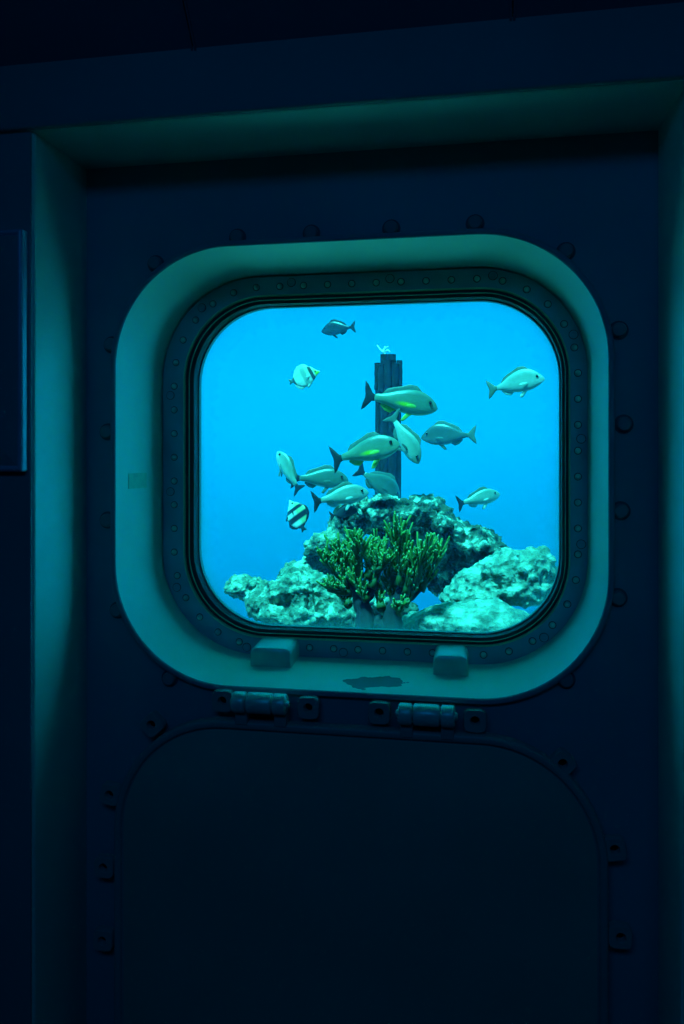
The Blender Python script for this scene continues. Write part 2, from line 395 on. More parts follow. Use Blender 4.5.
# ------------------------------------------------------------------ outside: water, seabed
def hgt(x, y):
    ridge = math.exp(-((y-1.45)/.85)**2)*math.exp(-(abs((x+.10)/.95))**3)
    base = -2.6
    h = base+(.93-base)*ridge
    h += .03*noise.noise(Vector((x*2.2, y*2.2, 0)))+.008*noise.noise(Vector((x*9, y*9, 3)))
    return min(h, .97)
nx, ny = 120, 120; vs = []; fs = []
for j in range(ny):
    yy = .30+(j/(ny-1))**1.6*10
    for i in range(nx):
        u_ = (i/(nx-1))*2-1; xx = (abs(u_)**1.7)*math.copysign(10, u_)-.1
        vs.append((xx, yy, hgt(xx, yy)))
for j in range(ny-1):
    for i in range(nx-1): fs.append((j*nx+i, j*nx+i+1, (j+1)*nx+i+1, (j+1)*nx+i))
M['sand'] = mat('sand', (.24, .30, .29), .9, 0, .25, 12, None, .6, 60, .2, .01)
struct(mk('seabed', vs, fs, M['sand'], auto=0))
wt = MB().box((-11, .2125, -2.9), (11, 13, 6)).build('sea_water', M['water'], smooth=False)
wt['kind'] = 'structure'
# ------------------------------------------------------------------ rocks
def rock_mat(name, c1, c2, c3):
    m = bpy.data.materials.new(name); m.use_nodes = True; N = m.node_tree.nodes; L = m.node_tree.links; p = N['Principled BSDF']
    p.inputs['Roughness'].default_value = .9; p.inputs['Specular IOR Level'].default_value = .2
    tc = N.new('ShaderNodeTexCoord'); n1 = N.new('ShaderNodeTexNoise'); n1.inputs['Scale'].default_value = 16; n1.inputs['Detail'].default_value = 8; n1.inputs['Roughness'].default_value = .65
    L.new(tc.outputs['Object'], n1.inputs['Vector'])
    r = N.new('ShaderNodeValToRGB'); e = r.color_ramp.elements; e[0].position = .36; e[0].color = (*c1, 1); e[1].position = .66; e[1].color = (*c3, 1)
    k = e.new(.5); k.color = (*c2, 1)
    L.new(n1.outputs['Fac'], r.inputs['Fac']); L.new(r.outputs['Color'], p.inputs['Base Color'])
    vo = N.new('ShaderNodeTexVoronoi'); vo.inputs['Scale'].default_value = 45; L.new(tc.outputs['Object'], vo.inputs['Vector'])
    n2 = N.new('ShaderNodeTexNoise'); n2.inputs['Scale'].default_value = 70; n2.inputs['Detail'].default_value = 6; L.new(tc.outputs['Object'], n2.inputs['Vector'])
    ad = N.new('ShaderNodeMath'); L.new(vo.outputs['Distance'], ad.inputs[0]); L.new(n2.outputs['Fac'], ad.inputs[1])
    b = N.new('ShaderNodeBump'); b.inputs['Strength'].default_value = .9; b.inputs['Distance'].default_value = .012; L.new(ad.outputs[0], b.inputs['Height']); L.new(b.outputs['Normal'], p.inputs['Normal'])
    return m
M['rock'] = rock_mat('reef_rock', (.03, .05, .035), (.12, .17, .12), (.42, .50, .36))
M['pale_rock'] = rock_mat('pale_reef_rock', (.05, .08, .06), (.14, .20, .15), (.34, .42, .31))
M['dark_rock'] = rock_mat('dark_reef_rock', (.010, .018, .015), (.05, .08, .06), (.50, .60, .44))
def rock(lumps_, label, m='rock', seed=0, amp=1.0, fine=1.0, vox=.0085):
    """one rock: ellipsoid lumps grown together into one skin, then weathered. lump = (px, py, Y, width px, height px, depth m, tilt)"""
    bm = bmesh.new()
    for (px, py, Y, wp, hp, dep, tl) in lumps_:
        c = at(px, py, Y); k = (Y+D)/F
        mt = Matrix.Translation(c) @ Matrix.Rotation(R(tl), 4, 'Y') @ Matrix.Diagonal((wp*k/2, dep/2, hp*k/2, 1))
        bmesh.ops.create_icosphere(bm, subdivisions=4, radius=1, matrix=mt)
    me = bpy.data.meshes.new('tmp'); bm.to_mesh(me); bm.free()
    t = bpy.data.objects.new('tmp', me); col.objects.link(t)
    md = t.modifiers.new('r', 'REMESH'); md.mode = 'VOXEL'; md.voxel_size = vox
    dg = bpy.context.evaluated_depsgraph_get(); dg.update(); ev = t.evaluated_get(dg)
    bm = bmesh.new(); bm.from_mesh(ev.to_mesh()); ev.to_mesh_clear()
    bpy.data.objects.remove(t); bpy.data.meshes.remove(me)
    for _ in range(3): bmesh.ops.smooth_vert(bm, verts=bm.verts, factor=.5, use_axis_x=True, use_axis_y=True, use_axis_z=True)
    s = Vector((seed*7.3, seed*3.1, seed*1.7)); bm.normal_update()
    # large weathering first, then pits and crust along the new normals
    mv = []
    for v in bm.verts:
        q = v.co
        d = noise.fractal(q*7+s, 1.0, 2.0, 3)*.034*amp
        c_ = noise.voronoi(q*9+s+Vector((1, 1, 1))*noise.noise(q*12)*.35)[0]; d += (.42-c_[0])*.050*amp
        mv.append(v.normal*d)
    for v, d in zip(bm.verts, mv): v.co = v.co+d
    bm.normal_update(); mv = []
    for v in bm.verts:
        q = v.co
        c3 = noise.voronoi(q*30+s)[0]; d = (.45-c3[0])*.014*fine
        d += noise.fractal(q*38+s, .75, 2.0, 4)*.011*fine
        rg = abs(noise.noise(q*17+s)); d -= max(0, .12-rg)*.09*fine
        mv.append(v.normal*d)
    for v, d in zip(bm.verts, mv): v.co = v.co+d
    bm.verts.ensure_lookup_table()
    vs = [v.co.copy() for v in bm.verts]; fs = [[v.index for v in f.verts] for f in bm.faces]; bm.free()
    zmin = min(v.z for v in vs); cx = sum(v.x for v in vs)/len(vs); cy = sum(v.y for v in vs)/len(vs)
    o = mk('reef_rock', vs, fs, M[m], loc=(cx, cy, zmin), auto=0)
    tag(o, label, 'rock', 'rocks of the reef')
    return o
rock([(384, 511, 1.62, 62, 34, .24, 8), (420, 512, 1.60, 66, 32, .24, -4), (356, 522, 1.68, 36, 26, .18, 20), (448, 527, 1.58, 56, 36, .26, 20), (480, 543, 1.58, 62, 38, .24, 20), (496, 556, 1.62, 32, 32, .18, 0),
      (452, 556, 1.66, 50, 60, .22, 10), (472, 574, 1.62, 56, 44, .20, 0), (404, 530, 1.78, 80, 34, .16, 0), (452, 590, 1.70, 46, 34, .16, 0)],
     'largest rugged rock, the dark arched peak and right shoulder of the reef', 'dark_rock', 1, 1.0)
rock([(332, 540, 1.84, 44, 30, .15, -20), (318, 553, 1.86, 40, 34, .15, 0), (344, 556, 1.88, 40, 50, .14, 0), (308, 572, 1.88, 56, 36, .15, 0), (335, 580, 1.9, 50, 40, .12, 0), (342, 526, 1.86, 36, 30, .13, -30)],
     'knobbly rock left of the peak, rising behind the green coral', 'rock', 3, 1.0)
rock([(300, 590, 1.48, 78, 44, .26, 0), (272, 600, 1.48, 52, 38, .22, -10), (332, 602, 1.50, 62, 42, .22, 0), (290, 579, 1.52, 46, 26, .18, -12), (300, 616, 1.42, 100, 34, .24, 0), (346, 612, 1.46, 40, 34, .14, 0)],
     'broad craggy pale rock on the lower left of the reef', 'rock', 4, 1.0)
rock([(240, 588, 1.80, 38, 22, .16, 0), (254, 592, 1.82, 36, 26, .16, 8)], 'small low rock at the far left tip of the reef', 'rock', 5, .8)
rock([(530, 566, 1.34, 54, 36, .20, 0), (504, 574, 1.30, 60, 42, .20, -10), (482, 588, 1.32, 60, 38, .18, 0), (512, 592, 1.28, 80, 40, .18, 0), (552, 578, 1.36, 26, 26, .14, 0), (462, 600, 1.30, 46, 26, .14, 0)],
     'pale rock with a pitted top at the far right of the reef', 'pale_rock', 6, .8, .8)
rock([(472, 624, 1.08, 124, 44, .26, 0), (426, 628, 1.10, 76, 34, .2, 0), (500, 630, 1.06, 80, 40, .22, 0), (450, 614, 1.16, 60, 26, .14, -8)],
     'smooth pale sandy boulder lowest on the right, beside the coral', 'pale_rock', 7, .35, .45)
rock([(382, 606, 1.42, 40, 34, .12, 0), (392, 616, 1.42, 50, 30, .12, 0)], 'low shaded rock directly behind the coral stems', 'rock', 8, .9)
# ------------------------------------------------------------------ coral
cm = bpy.data.materials.new('coral_green'); cm.use_nodes = True; N = cm.node_tree.nodes; L = cm.node_tree.links; p = N['Principled BSDF']
p.inputs['Roughness'].default_value = .75; p.inputs['Subsurface Weight'].default_value = 0
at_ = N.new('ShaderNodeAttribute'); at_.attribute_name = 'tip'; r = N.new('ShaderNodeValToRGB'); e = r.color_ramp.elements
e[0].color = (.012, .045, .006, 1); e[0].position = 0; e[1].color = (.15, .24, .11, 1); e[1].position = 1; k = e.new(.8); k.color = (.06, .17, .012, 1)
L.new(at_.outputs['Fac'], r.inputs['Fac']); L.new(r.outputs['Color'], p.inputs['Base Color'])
M['coral'] = cm
M['trunk'] = mat('coral_stem', (.025, .028, .035), .85, 0, .4, 30, None, .7, 60, .2, .006)
rnd = random.Random(11)
CY = .99
base = at(380, 628, CY)
cor = empty('branching_coral', base); tag(cor, 'green bushy finger coral on two dark stems in front of the reef rocks', 'coral')
def P(px, py, dy=0): 
    q = at(px, py, CY); q.y += dy; return q
tr_ = MB()
for pts, rad in (([(366, 630), (364, 612), (359, 596), (353, 580), (345, 570)], [.034, .027, .023, .019, .011]),
                 ([(362, 604), (371, 590), (374, 578), (377, 566)], [.018, .019, .015, .009]),
                 ([(392, 630), (393, 614), (399, 600), (405, 588), (408, 574)], [.032, .026, .022, .017, .010]),
                 ([(396, 606), (410, 596), (422, 584), (432, 572)], [.018, .016, .012, .008]),
                 ([(372, 626), (380, 624), (390, 626)], [.028, .026, .028])):
    pp = [P(x, y, rnd.uniform(-.01, .01)) for x, y in pts]
    # resample
    res = []; rs = []
    for i in range(len(pp)-1):
        for t in (0, .33, .66): res.append(pp[i].lerp(pp[i+1], t)+Vector([rnd.uniform(-.002, .002) for _ in range(3)])); rs.append(lerp(rad[i], rad[i+1], t)*rnd.uniform(.93, 1.07))
    res.append(pp[-1]); rs.append(rad[-1]); tr_.tube(res, rs, 14)
tr_.build('stem', M['trunk'], cor, auto=0)
def finger(mb, tips, p0, d, ln, r0, n=7):
    d = d.normalized(); pts = []; rs = []; side = Vector((rnd.uniform(-1, 1), rnd.uniform(-1, 1), rnd.uniform(0, .6)))*.25
    K = 6
    for i in range(K):
        t = i/(K-1); pts.append(p0+d*ln*t+side*ln*t*t+Vector((0, 0, .25))*ln*t*t)
        rs.append(r0*(1-.25*t)*rnd.uniform(.88, 1.12))
    tip = pts[-1]+(pts[-1]-pts[-2]).normalized()*r0*.7; pts += [pts[-1].lerp(tip, .6), tip]; rs += [r0*.62, r0*.2]
    v0 = len(mb.v); mb.tube(pts, rs, n)
    for i in range(len(pts)):
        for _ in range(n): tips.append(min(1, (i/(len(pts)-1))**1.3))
    # side nubs
    for _ in range(rnd.randint(1, 3)):
        i = rnd.randint(1, 4); a = pts[i]; dd = Vector((rnd.uniform(-1, 1), rnd.uniform(-1, .6), rnd.uniform(.1, .9))).normalized()
        q = [a, a+dd*r0*2.0, a+dd*r0*3.2+Vector((0, 0, r0*.8)), a+dd*r0*3.5+Vector((0, 0, r0*1.4))]
        mb.tube(q, [r0*.7, r0*.6, r0*.5, r0*.15], 6)
        for j in range(4):
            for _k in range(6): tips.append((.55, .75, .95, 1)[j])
# (start px, end px, finger count)
BR = [((350, 584), (331, 556), 24, 1), ((350, 578), (339, 545), 26, 1), ((353, 574), (351, 542), 28, 1), ((360, 572), (363, 541), 28, 1), ((368, 574), (376, 543), 26, 1),
      ((352, 590), (333, 580), 24, .9), ((372, 584), (384, 552), 26, 1.1), ((394, 584), (399, 538), 30, 1.3), ((400, 582), (408, 538), 26, 1.3), ((406, 590), (414, 560), 18, 1.2),
      ((414, 584), (426, 552), 26, 1.3), ((420, 588), (438, 556), 28, 1.3), ((394, 600), (392, 574), 26, 1), ((404, 602), (414, 590), 20, .9), ((350, 600), (340, 590), 16, .8), ((368, 596), (360, 578), 26, .9),
      ((382, 604), (379, 588), 18, .8), ((398, 612), (404, 602), 16, .7), ((376, 566), (392, 560), 16, 1)]
for (s_, e_, nf, lf_) in BR:
    s_ = (s_[0], s_[1]+3); e_ = (e_[0]-2, e_[1]+(7 if e_[0] < 390 else 3))
    b_ = MB(); tips = []
    p0 = P(*s_, rnd.uniform(-.03, .01)); p1 = P(*e_, rnd.uniform(-.06, .04)); ax = p1-p0
    n_ = 10; mid = [p0.lerp(p1, t/4)+Vector((0, 0, .0)) for t in range(5)]
    b_.tube(mid, [.014, .012, .011, .009, .006], n_)
    for i in range(5):
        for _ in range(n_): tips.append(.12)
    for k in range(int(nf*1.7)):
        t = rnd.uniform(.1, 1); q = p0.lerp(p1, t)
        out = Vector((rnd.gauss(0, .5), rnd.gauss(-.15, .55), rnd.uniform(-.05, .9)))+ax.normalized()*1.15
        finger(b_, tips, q, out, rnd.uniform(.030, .056)*lf_, rnd.uniform(.0032, .0050))
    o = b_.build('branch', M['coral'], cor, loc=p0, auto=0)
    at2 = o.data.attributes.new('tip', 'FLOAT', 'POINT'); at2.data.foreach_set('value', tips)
# ------------------------------------------------------------------ post and line
PY = 2.7
pb = at(388, 500, PY); pt = at(388, 362, PY)
k_ = (PY+D)/F
post = empty('mooring_post', (pb.x, PY, hgt(pb.x, PY)-.02)); tag(post, 'tall dark vertical post of bundled pipes rising behind the reef peak', 'post')
mb = MB(); zb0 = hgt(pb.x, PY)-.05
for i, (dx, dy, rd, top) in enumerate(((-8.5, 0, 4.6, 364), (-2.5, -.02, 4.8, 355), (3.8, -.015, 4.8, 355), (9, .01, 4.2, 366), (0, .03, 8, 360))):
    x = pb.x+dx*k_; top_z = at(388, top, PY).z
    pts = []; rs = []; nn = 40
    for j in range(nn):
        t = j/(nn-1); z = lerp(zb0, top_z, t); pts.append((x+.003*noise.noise(Vector((i*9, 0, z*4))), PY+dy, z)); rs.append(rd*k_*(1+.10*noise.noise(Vector((i*5, 2, z*14)))))
    mb.tube(pts, rs, 14)
mb.build('pipe_bundle', M['post'], post, auto=50)
mb = MB()
for i, (dx, dy, rd, t0, t1) in enumerate(((-10.6, -.01, 3.0, 363, 390), (-5.5, -.035, 3.6, 366, 392), (1, -.04, 4.2, 361, 391), (7, -.03, 3.8, 364, 389), (11.8, -.01, 3.0, 361, 388))):
    x = pb.x+dx*k_; z0 = at(388, t1, PY).z; z1 = at(388, t0, PY).z
    mb.tube([(x, PY+dy, lerp(z0, z1, t/9)) for t in range(10)], [rd*k_*rnd.uniform(.92, 1.08) for t in range(10)], 12)
mb.build('collar', M['post'], post, auto=50)
mb = MB(); z1 = at(388, 355, PY).z; q = at(384, 355, PY-.03)
for pts in ([(384, 356), (383, 352), (385, 348), (389, 346)], [(384, 353), (380, 349), (377, 345)], [(385, 352), (388, 350), (390, 352)], [(383, 351), (385, 346)]):
    mb.tube([at(x, y, PY-.02+rnd.uniform(-.01, .01)) for x, y in pts], [.005, .004, .003, .0015][:len(pts)] if len(pts) > 2 else [.004, .002], 6)
mb.lathe((q.x, PY-.02, q.z-.008), (0, 0, 1), [(0, .004), (.004, .009), (.012, .010), (.018, .005), (.02, 0)], 12)
rp_ = mb.build('frayed_rope', M['rope'], loc=(q.x, PY-.02, q.z-.008)); tag(rp_, 'tiny frayed scrap of white rope tied on top of the dark post', 'rope')
# ------------------------------------------------------------------ fish
def fish_mat(name, back, side, belly, patch=None, patch_c=(0, 0, 0), patch_r=(.1, .1, .03), bands=None, band_c=(.01, .015, .02), head=None, rough=.35, slant=0.0):
    """pigment laid out in the fish's own length (x: -.5 tail to .5 snout) and height"""
    m = bpy.data.materials.new(name); m.use_nodes = True; N = m.node_tree.nodes; L = m.node_tree.links; p = N['Principled BSDF']
    p.inputs['Roughness'].default_value = rough; p.inputs['Specular IOR Level'].default_value = .6
    tc = N.new('ShaderNodeTexCoord'); sp = N.new('ShaderNodeSeparateXYZ'); L.new(tc.outputs['Object'], sp.inputs[0])
    mr = N.new('ShaderNodeMapRange'); mr.inputs['From Min'].default_value = -.14; mr.inputs['From Max'].default_value = .14; L.new(sp.outputs['Z'], mr.inputs['Value'])
    r = N.new('ShaderNodeValToRGB'); e = r.color_ramp.elements; e[0].color = (*belly, 1); e[0].position = .12; e[1].color = (*back, 1); e[1].position = .85; k = e.new(.5); k.color = (*side, 1)
    L.new(mr.outputs[0], r.inputs['Fac']); cur = r.outputs['Color']
    nz = N.new('ShaderNodeTexNoise'); nz.inputs['Scale'].default_value = 14; L.new(tc.outputs['Object'], nz.inputs['Vector'])
    hs = N.new('ShaderNodeMixRGB'); hs.blend_type = 'MULTIPLY'; hs.inputs[0].default_value = .35; L.new(cur, hs.inputs[1]); L.new(nz.outputs['Fac'], hs.inputs[2]); cur = hs.outputs[0]
    def mixin(fac, c):
        nonlocal cur
        mx = N.new('ShaderNodeMixRGB'); L.new(fac, mx.inputs[0]); L.new(cur, mx.inputs[1]); mx.inputs[2].default_value = (*c, 1); cur = mx.outputs[0]
    def mathn(op, a, b=None):
        n = N.new('ShaderNodeMath'); n.operation = op
        for i, v in enumerate((a, b)):
            if v is None: continue
            if isinstance(v, (int, float)): n.inputs[i].default_value = v
            else: L.new(v, n.inputs[i])
        return n.outputs[0]
    if patch:
        sb = N.new('ShaderNodeVectorMath'); sb.operation = 'SUBTRACT'; sb.inputs[1].default_value = (patch_c[0], 0, patch_c[2]); L.new(tc.outputs['Object'], sb.inputs[0])
        ml = N.new('ShaderNodeVectorMath'); ml.operation = 'MULTIPLY'; ml.inputs[1].default_value = (1/patch_r[0], 0, 1/patch_r[2]); L.new(sb.outputs[0], ml.inputs[0])
        ln = N.new('ShaderNodeVectorMath'); ln.operation = 'LENGTH'; L.new(ml.outputs[0], ln.inputs[0])
        m2 = N.new('ShaderNodeMapRange'); m2.inputs['From Min'].default_value = 1.0; m2.inputs['From Max'].default_value = .3; L.new(ln.outputs['Value'], m2.inputs['Value']); mixin(m2.outputs[0], patch)
    xs = mathn('ADD', sp.outputs['X'], mathn('MULTIPLY', sp.outputs['Z'], slant))
    for (c, hw, cl_) in (bands or []):
        d = mathn('ABSOLUTE', mathn('SUBTRACT', xs, c)); m3 = N.new('ShaderNodeMapRange'); m3.inputs['From Min'].default_value = hw*1.25; m3.inputs['From Max'].default_value = hw*.75; L.new(d, m3.inputs['Value']); mixin(m3.outputs[0], cl_)
    L.new(cur, p.inputs['Base Color'])
    w_ = N.new('ShaderNodeTexVoronoi'); w_.inputs['Scale'].default_value = 55; L.new(tc.outputs['Object'], w_.inputs['Vector'])
    b = N.new('ShaderNodeBump'); b.inputs['Strength'].default_value = .1; b.inputs['Distance'].default_value = .01; L.new(w_.outputs['Distance'], b.inputs['Height']); L.new(b.outputs['Normal'], p.inputs['Normal'])
    return m
DK = (.012, .02, .03)
FM = {
 'snapper': fish_mat('snapper_skin', (.10, .16, .12), (.16, .26, .17), (.34, .44, .34), (.45, .62, .02), (.06, 0, -.02), (.16, .1, .035)),
 'bream': fish_mat('bream_skin', (.26, .36, .32), (.38, .48, .42), (.50, .58, .52)),
 'pale': fish_mat('pale_skin', (.18, .27, .22), (.33, .43, .35), (.44, .52, .44)),
 'dull': fish_mat('dull_skin', (.06, .12, .10), (.10, .19, .15), (.20, .30, .26)),
 'dim': fish_mat('grey_skin', (.05, .09, .09), (.09, .14, .13), (.16, .22, .22)),
 'dark': fish_mat('dark_skin', (.015, .025, .03), (.03, .05, .06), (.05, .08, .09)),
 'butterfly': fish_mat('butterfly_skin', (.62, .70, .50), (.75, .8, .7), (.75, .8, .7), None, bands=[(.26, .05, (.03, .06, .06)), (.04, .07, (.30, .40, .34)), (-.33, .04, (.06, .09, .1)), (.42, .07, (.55, .7, .08))], slant=.2),
 'banner': fish_mat('banner_skin', (.50, .62, .30), (.70, .78, .66), (.75, .8, .7), None, bands=[(.20, .05, DK), (-.05, .08, DK), (-.36, .09, DK)], slant=0),
}
M['fin_dark'] = mat('dark_fin', (.006, .010, .016), .6, 0, .3, 30)
M['fin_grey'] = mat('grey_fin', (.10, .16, .13), .5, 0, .3, 30)
M['fin_yellow'] = mat('yellow_fin', (.30, .50, .06), .5, 0, .2, 30)
M['fin_pale'] = mat('pale_fin', (.5, .6, .5), .5, 0, .2, 30)
SH = {  # top and bottom outline (x, z) from tail root to snout, in body lengths
 'snapper': dict(top=[(-.36, .038), (-.22, .068), (-.05, .125), (.12, .160), (.28, .150), (.40, .100), (.47, .045), (.50, .0)],
                 bot=[(-.36, -.034), (-.22, -.055), (-.05, -.100), (.12, -.125), (.28, -.118), (.40, -.085), (.47, -.045), (.50, -.012)], wid=.30, tail=.15, th=.165),
 'bream': dict(top=[(-.34, .036), (-.24, .075), (-.08, .165), (.10, .22), (.26, .205), (.38, .13), (.46, .05), (.50, .0)],
               bot=[(-.34, -.034), (-.24, -.065), (-.08, -.125), (.10, -.155), (.26, -.145), (.38, -.105), (.46, -.06), (.50, -.03)], wid=.26, tail=.17, th=.16),
 'disc': dict(top=[(-.36, .055), (-.28, .17), (-.12, .31), (.06, .36), (.22, .29), (.34, .16), (.44, .05), (.50, .012)],
              bot=[(-.36, -.055), (-.28, -.17), (-.12, -.30), (.06, -.33), (.22, -.25), (.34, -.13), (.44, -.045), (.50, -.012)], wid=.17, tail=.11, th=.10),
}
def fin(name, outline, mat_, parent, thick=.006, side=None):
    """a blade with real thickness, thinner towards its outline; outline in (x, z); side bends it outwards"""
    n = len(outline); cx = sum(p[0] for p in outline)/n; cz = sum(p[1] for p in outline)/n
    vs = []; fs = []
    def pos(x, z, y):
        yy = y
        if side: yy += side[0]+side[1]*math.hypot(x-side[2], z-side[3])
        return (x, yy, z)
    rings = (1.0, .97, .6)
    for s in (1, -1):
        for r_ in rings:
            th = {1.0: .15, .97: .5, .6: 1}[r_]*thick/2
            for (x, z) in outline: vs.append(pos(cx+(x-cx)*r_, cz+(z-cz)*r_, s*th))
        vs.append(pos(cx, cz, s*thick/2))
    blk = 3*n+1
    for s in (0, 1):
        o = s*blk
        for k in range(2):
            for i in range(n): fs.append((o+k*n+i, o+k*n+(i+1) % n, o+(k+1)*n+(i+1) % n, o+(k+1)*n+i))
        for i in range(n): fs.append((o+2*n+i, o+2*n+(i+1) % n, o+3*n))
    for i in range(n): fs.append((i, (i+1) % n, blk+(i+1) % n, blk+i))
    return mk(name, vs, fs, mat_, parent, loc=wloc(parent) if False else None, auto=0, local=True)
def fan(pts, k=3):
    out = []
    n = len(pts)
    for i in range(n):
        a = Vector(pts[i]); b = Vector(pts[(i+1) % n])
        for j in range(k): out.append(tuple(a.lerp(b, j/k)))
    return out
def make_fish(kind, skin, tail_m, fin_m, name, pect_m=None):
    S = SH[kind]; mb = MB(); loops = []; K = 34; n = 20
    for i in range(K+1):
        t = i/K; x = lerp(-.36 if kind != 'bream' else -.34, .5, t); tp = smooth_curve(S['top'], x); bt = smooth_curve(S['bot'], x)
        c = (tp+bt)/2; hh = (tp-bt)/2; wd = S['wid']*.5*(math.sin(math.pi*min(1, (t*.80+.10)))**.9)*min(1, (1.002-t)*6)**.5*.9
        wd = max(wd, .006)
        if t < .12: wd *= .5+.5*t/.12
        loops.append([Vector((x, wd*.5*math.copysign(abs(math.cos(a))**.9, math.cos(a)), c+hh*math.sin(a))) for a in [2*math.pi*k/n for k in range(n)]])
    mb.loft(loops, True, True, True)
    o = mk(name, mb.v, mb.f, FM[skin], None, loc=(0, 0, 0), auto=0, local=True)
    xr_ = S['top'][0][0]; th = S['th']; tl = S['tail']; h0 = S['top'][0][1]
    tailp = [(xr_+.03, h0*.9), (xr_-.03, h0*1.2), (xr_-tl*.75, th*.86), (xr_-tl*1.05, th*1.05), (xr_-tl*.98, th*.55), (xr_-tl*.86, th*.12), (xr_-tl*.85, -.02), (xr_-tl*.97, -th*.5), (xr_-tl*1.03, -th), (xr_-tl*.72, -th*.82), (xr_-.03, -h0*1.2), (xr_+.03, -h0*.9)]
    fin('tail_fin', fan(tailp, 2), M[tail_m], o, .014)
    # dorsal: follows the back
    if kind == 'disc': dx = [-.30, -.22, -.12, 0, .10, .2]; dh = [.03, .09, .10, .07, .05, .0]
    else: dx = [-.26, -.2, -.12, -.02, .08, .18, .26]; dh = [.012, .055, .05, .045, .06, .05, .0]
    topo = [(x-.02*h_, smooth_curve(S['top'], x)+h_) for x, h_ in zip(dx, dh)]
    boto = [(x, smooth_curve(S['top'], x)-.02) for x in reversed(dx)]
    fin('dorsal_fin', fan(topo+boto, 2), M[fin_m], o, .010)
    if kind == 'disc': dx = [-.30, -.22, -.12, 0]; dh = [.03, .09, .08, 0]
    else: dx = [-.25, -.18, -.10, -.04]; dh = [.02, .06, .055, 0]
    topo = [(x-.02, smooth_curve(S['bot'], x)-h_) for x, h_ in zip(dx, dh)]
    boto = [(x, smooth_curve(S['bot'], x)+.02) for x in reversed(dx)]
    fin('anal_fin', fan(topo+boto, 2), M[pect_m or fin_m], o, .010)
    zb = smooth_curve(S['bot'], .16)
    for s in (1, -1):
        fin('pelvic_fin', fan([(.19, zb+.02), (.14, zb-.02), (.07, zb-.085), (.03, zb-.08), (.06, zb-.03), (.10, zb+.015)], 2), M[pect_m or fin_m], o, .008, (s*.02, s*.12, .16, zb))
        fin('pectoral_fin', fan([(.21, -.025), (.16, -.01), (.09, -.02), (.06, -.042), (.09, -.055), (.16, -.05), (.20, -.045)], 2), M[pect_m or fin_m], o, .007, (s*S['wid']*.22, s*.25, .22, -.03))
        ex = .385 if kind != 'disc' else .37; ez = (smooth_curve(S['top'], ex)*.42+smooth_curve(S['bot'], ex)*.0)
        er = .021 if kind != 'disc' else .026
        y_ = S['wid']*.155
        mbe = MB().lathe((ex, s*(y_-.006), ez), (0, s, 0), [(0, er), (.008, er*.95), (.014, er*.7), (.018, er*.3), (.0185, 0)], 14)
        mk('eye', mbe.v, mbe.f, M['black'], o, auto=0, local=True, loc=(0, 0, 0))
    return o
protos = {}
def place(name, kind, skin, tail_m, fin_m, pect, px, py, Y, lpx, yaw, pitch, label, cat='fish', group='fish swimming over the reef', roll=0):
    key = (kind, skin, tail_m, fin_m, pect)
    if key in protos:
        o = copy_tree(protos[key]); o.name = name
    else:
        o = make_fish(kind, skin, tail_m, fin_m, name, pect); protos[key] = o
    c = at(px, py, Y); s = lpx*(Y+D)/F/max(.35, abs(math.cos(R(yaw))))
    o.scale = (s, s, s*(1.18 if kind == 'snapper' else .86 if skin == 'butterfly' else 1.04)); o.location = c
    o.rotation_euler = (Matrix.Rotation(R(yaw), 3, 'Z') @ Matrix.Rotation(R(-pitch), 3, 'Y') @ Matrix.Rotation(R(roll), 3, 'X')).to_euler()
    tag(o, label, cat, group)
    return o
SN = ('snapper',)
place('snapper', 'snapper', 'snapper', 'fin_dark', 'fin_grey', 'fin_yellow', 401, 402, 1.60, 74, 8, -10, 'yellow-finned snapper with black tail crossing the upper part of the post', group='yellow-finned snappers')
place('snapper', 'snapper', 'snapper', 'fin_dark', 'fin_grey', 'fin_yellow', 366, 452, 1.45, 72, -8, 13, 'largest snapper, yellow fins, black tail, nose against the post', group='yellow-finned snappers')
place('snapper', 'snapper', 'pale', 'fin_grey', 'fin_grey', None, 405, 439, 1.55, 54, -20, -58, 'bright silvery snapper diving nose down beside the post', group='silvery snappers')
place('snapper', 'snapper', 'pale', 'fin_dark', 'fin_grey', 'fin_pale', 341, 497, 1.36, 56, 12, 10, 'pale silvery snapper with dark tail just above the reef peak, left of the post', group='silvery snappers')
place('snapper', 'snapper', 'dull', 'fin_dark', 'fin_grey', 'fin_grey', 320, 479, 2.05, 58, 6, -2, 'dull green snapper level in the water, below the tail of the largest snapper', group='dull snappers')
place('snapper', 'bream', 'dull', 'fin_dark', 'fin_grey', 'fin_grey', 379, 484, 2.3, 50, 22, -34, 'dull green snapper dipping behind the reef peak in front of the post foot', group='dull snappers')
place('snapper', 'snapper', 'pale', 'fin_dark', 'fin_grey', 'fin_pale', 479, 499, 2.0, 42, 15, 13, 'small pale fish with black tail right of the reef peak')
place('sea_bream', 'bream', 'bream', 'fin_grey', 'fin_grey', 'fin_pale', 516, 384, 1.5, 54, -15, 10, 'silver sea bream alone at the upper right of the window', group='sea breams')
place('sea_bream', 'bream', 'dim', 'fin_grey', 'fin_grey', None, 448, 436, 2.9, 54, 172, -2, 'dim grey-blue bream facing left, right of the post', group='sea breams')
place('sea_bream', 'bream', 'dark', 'fin_dark', 'fin_dark', None, 338, 329, 3.2, 36, 170, -4, 'small dark fish highest in the window, facing left', group='sea breams')
place('sea_bream', 'bream', 'dark', 'fin_dark', 'fin_dark', None, 344, 513, 1.40, 30, -8, 14, 'small dark fish tucked under the pale silvery snapper at the reef peak', group='sea breams')
place('snapper', 'snapper', 'pale', 'fin_dark', 'fin_grey', None, 288, 471, 1.8, 44, 150, 52, 'pale fish rising nose up at the left end of the shoal', group='silvery snappers')
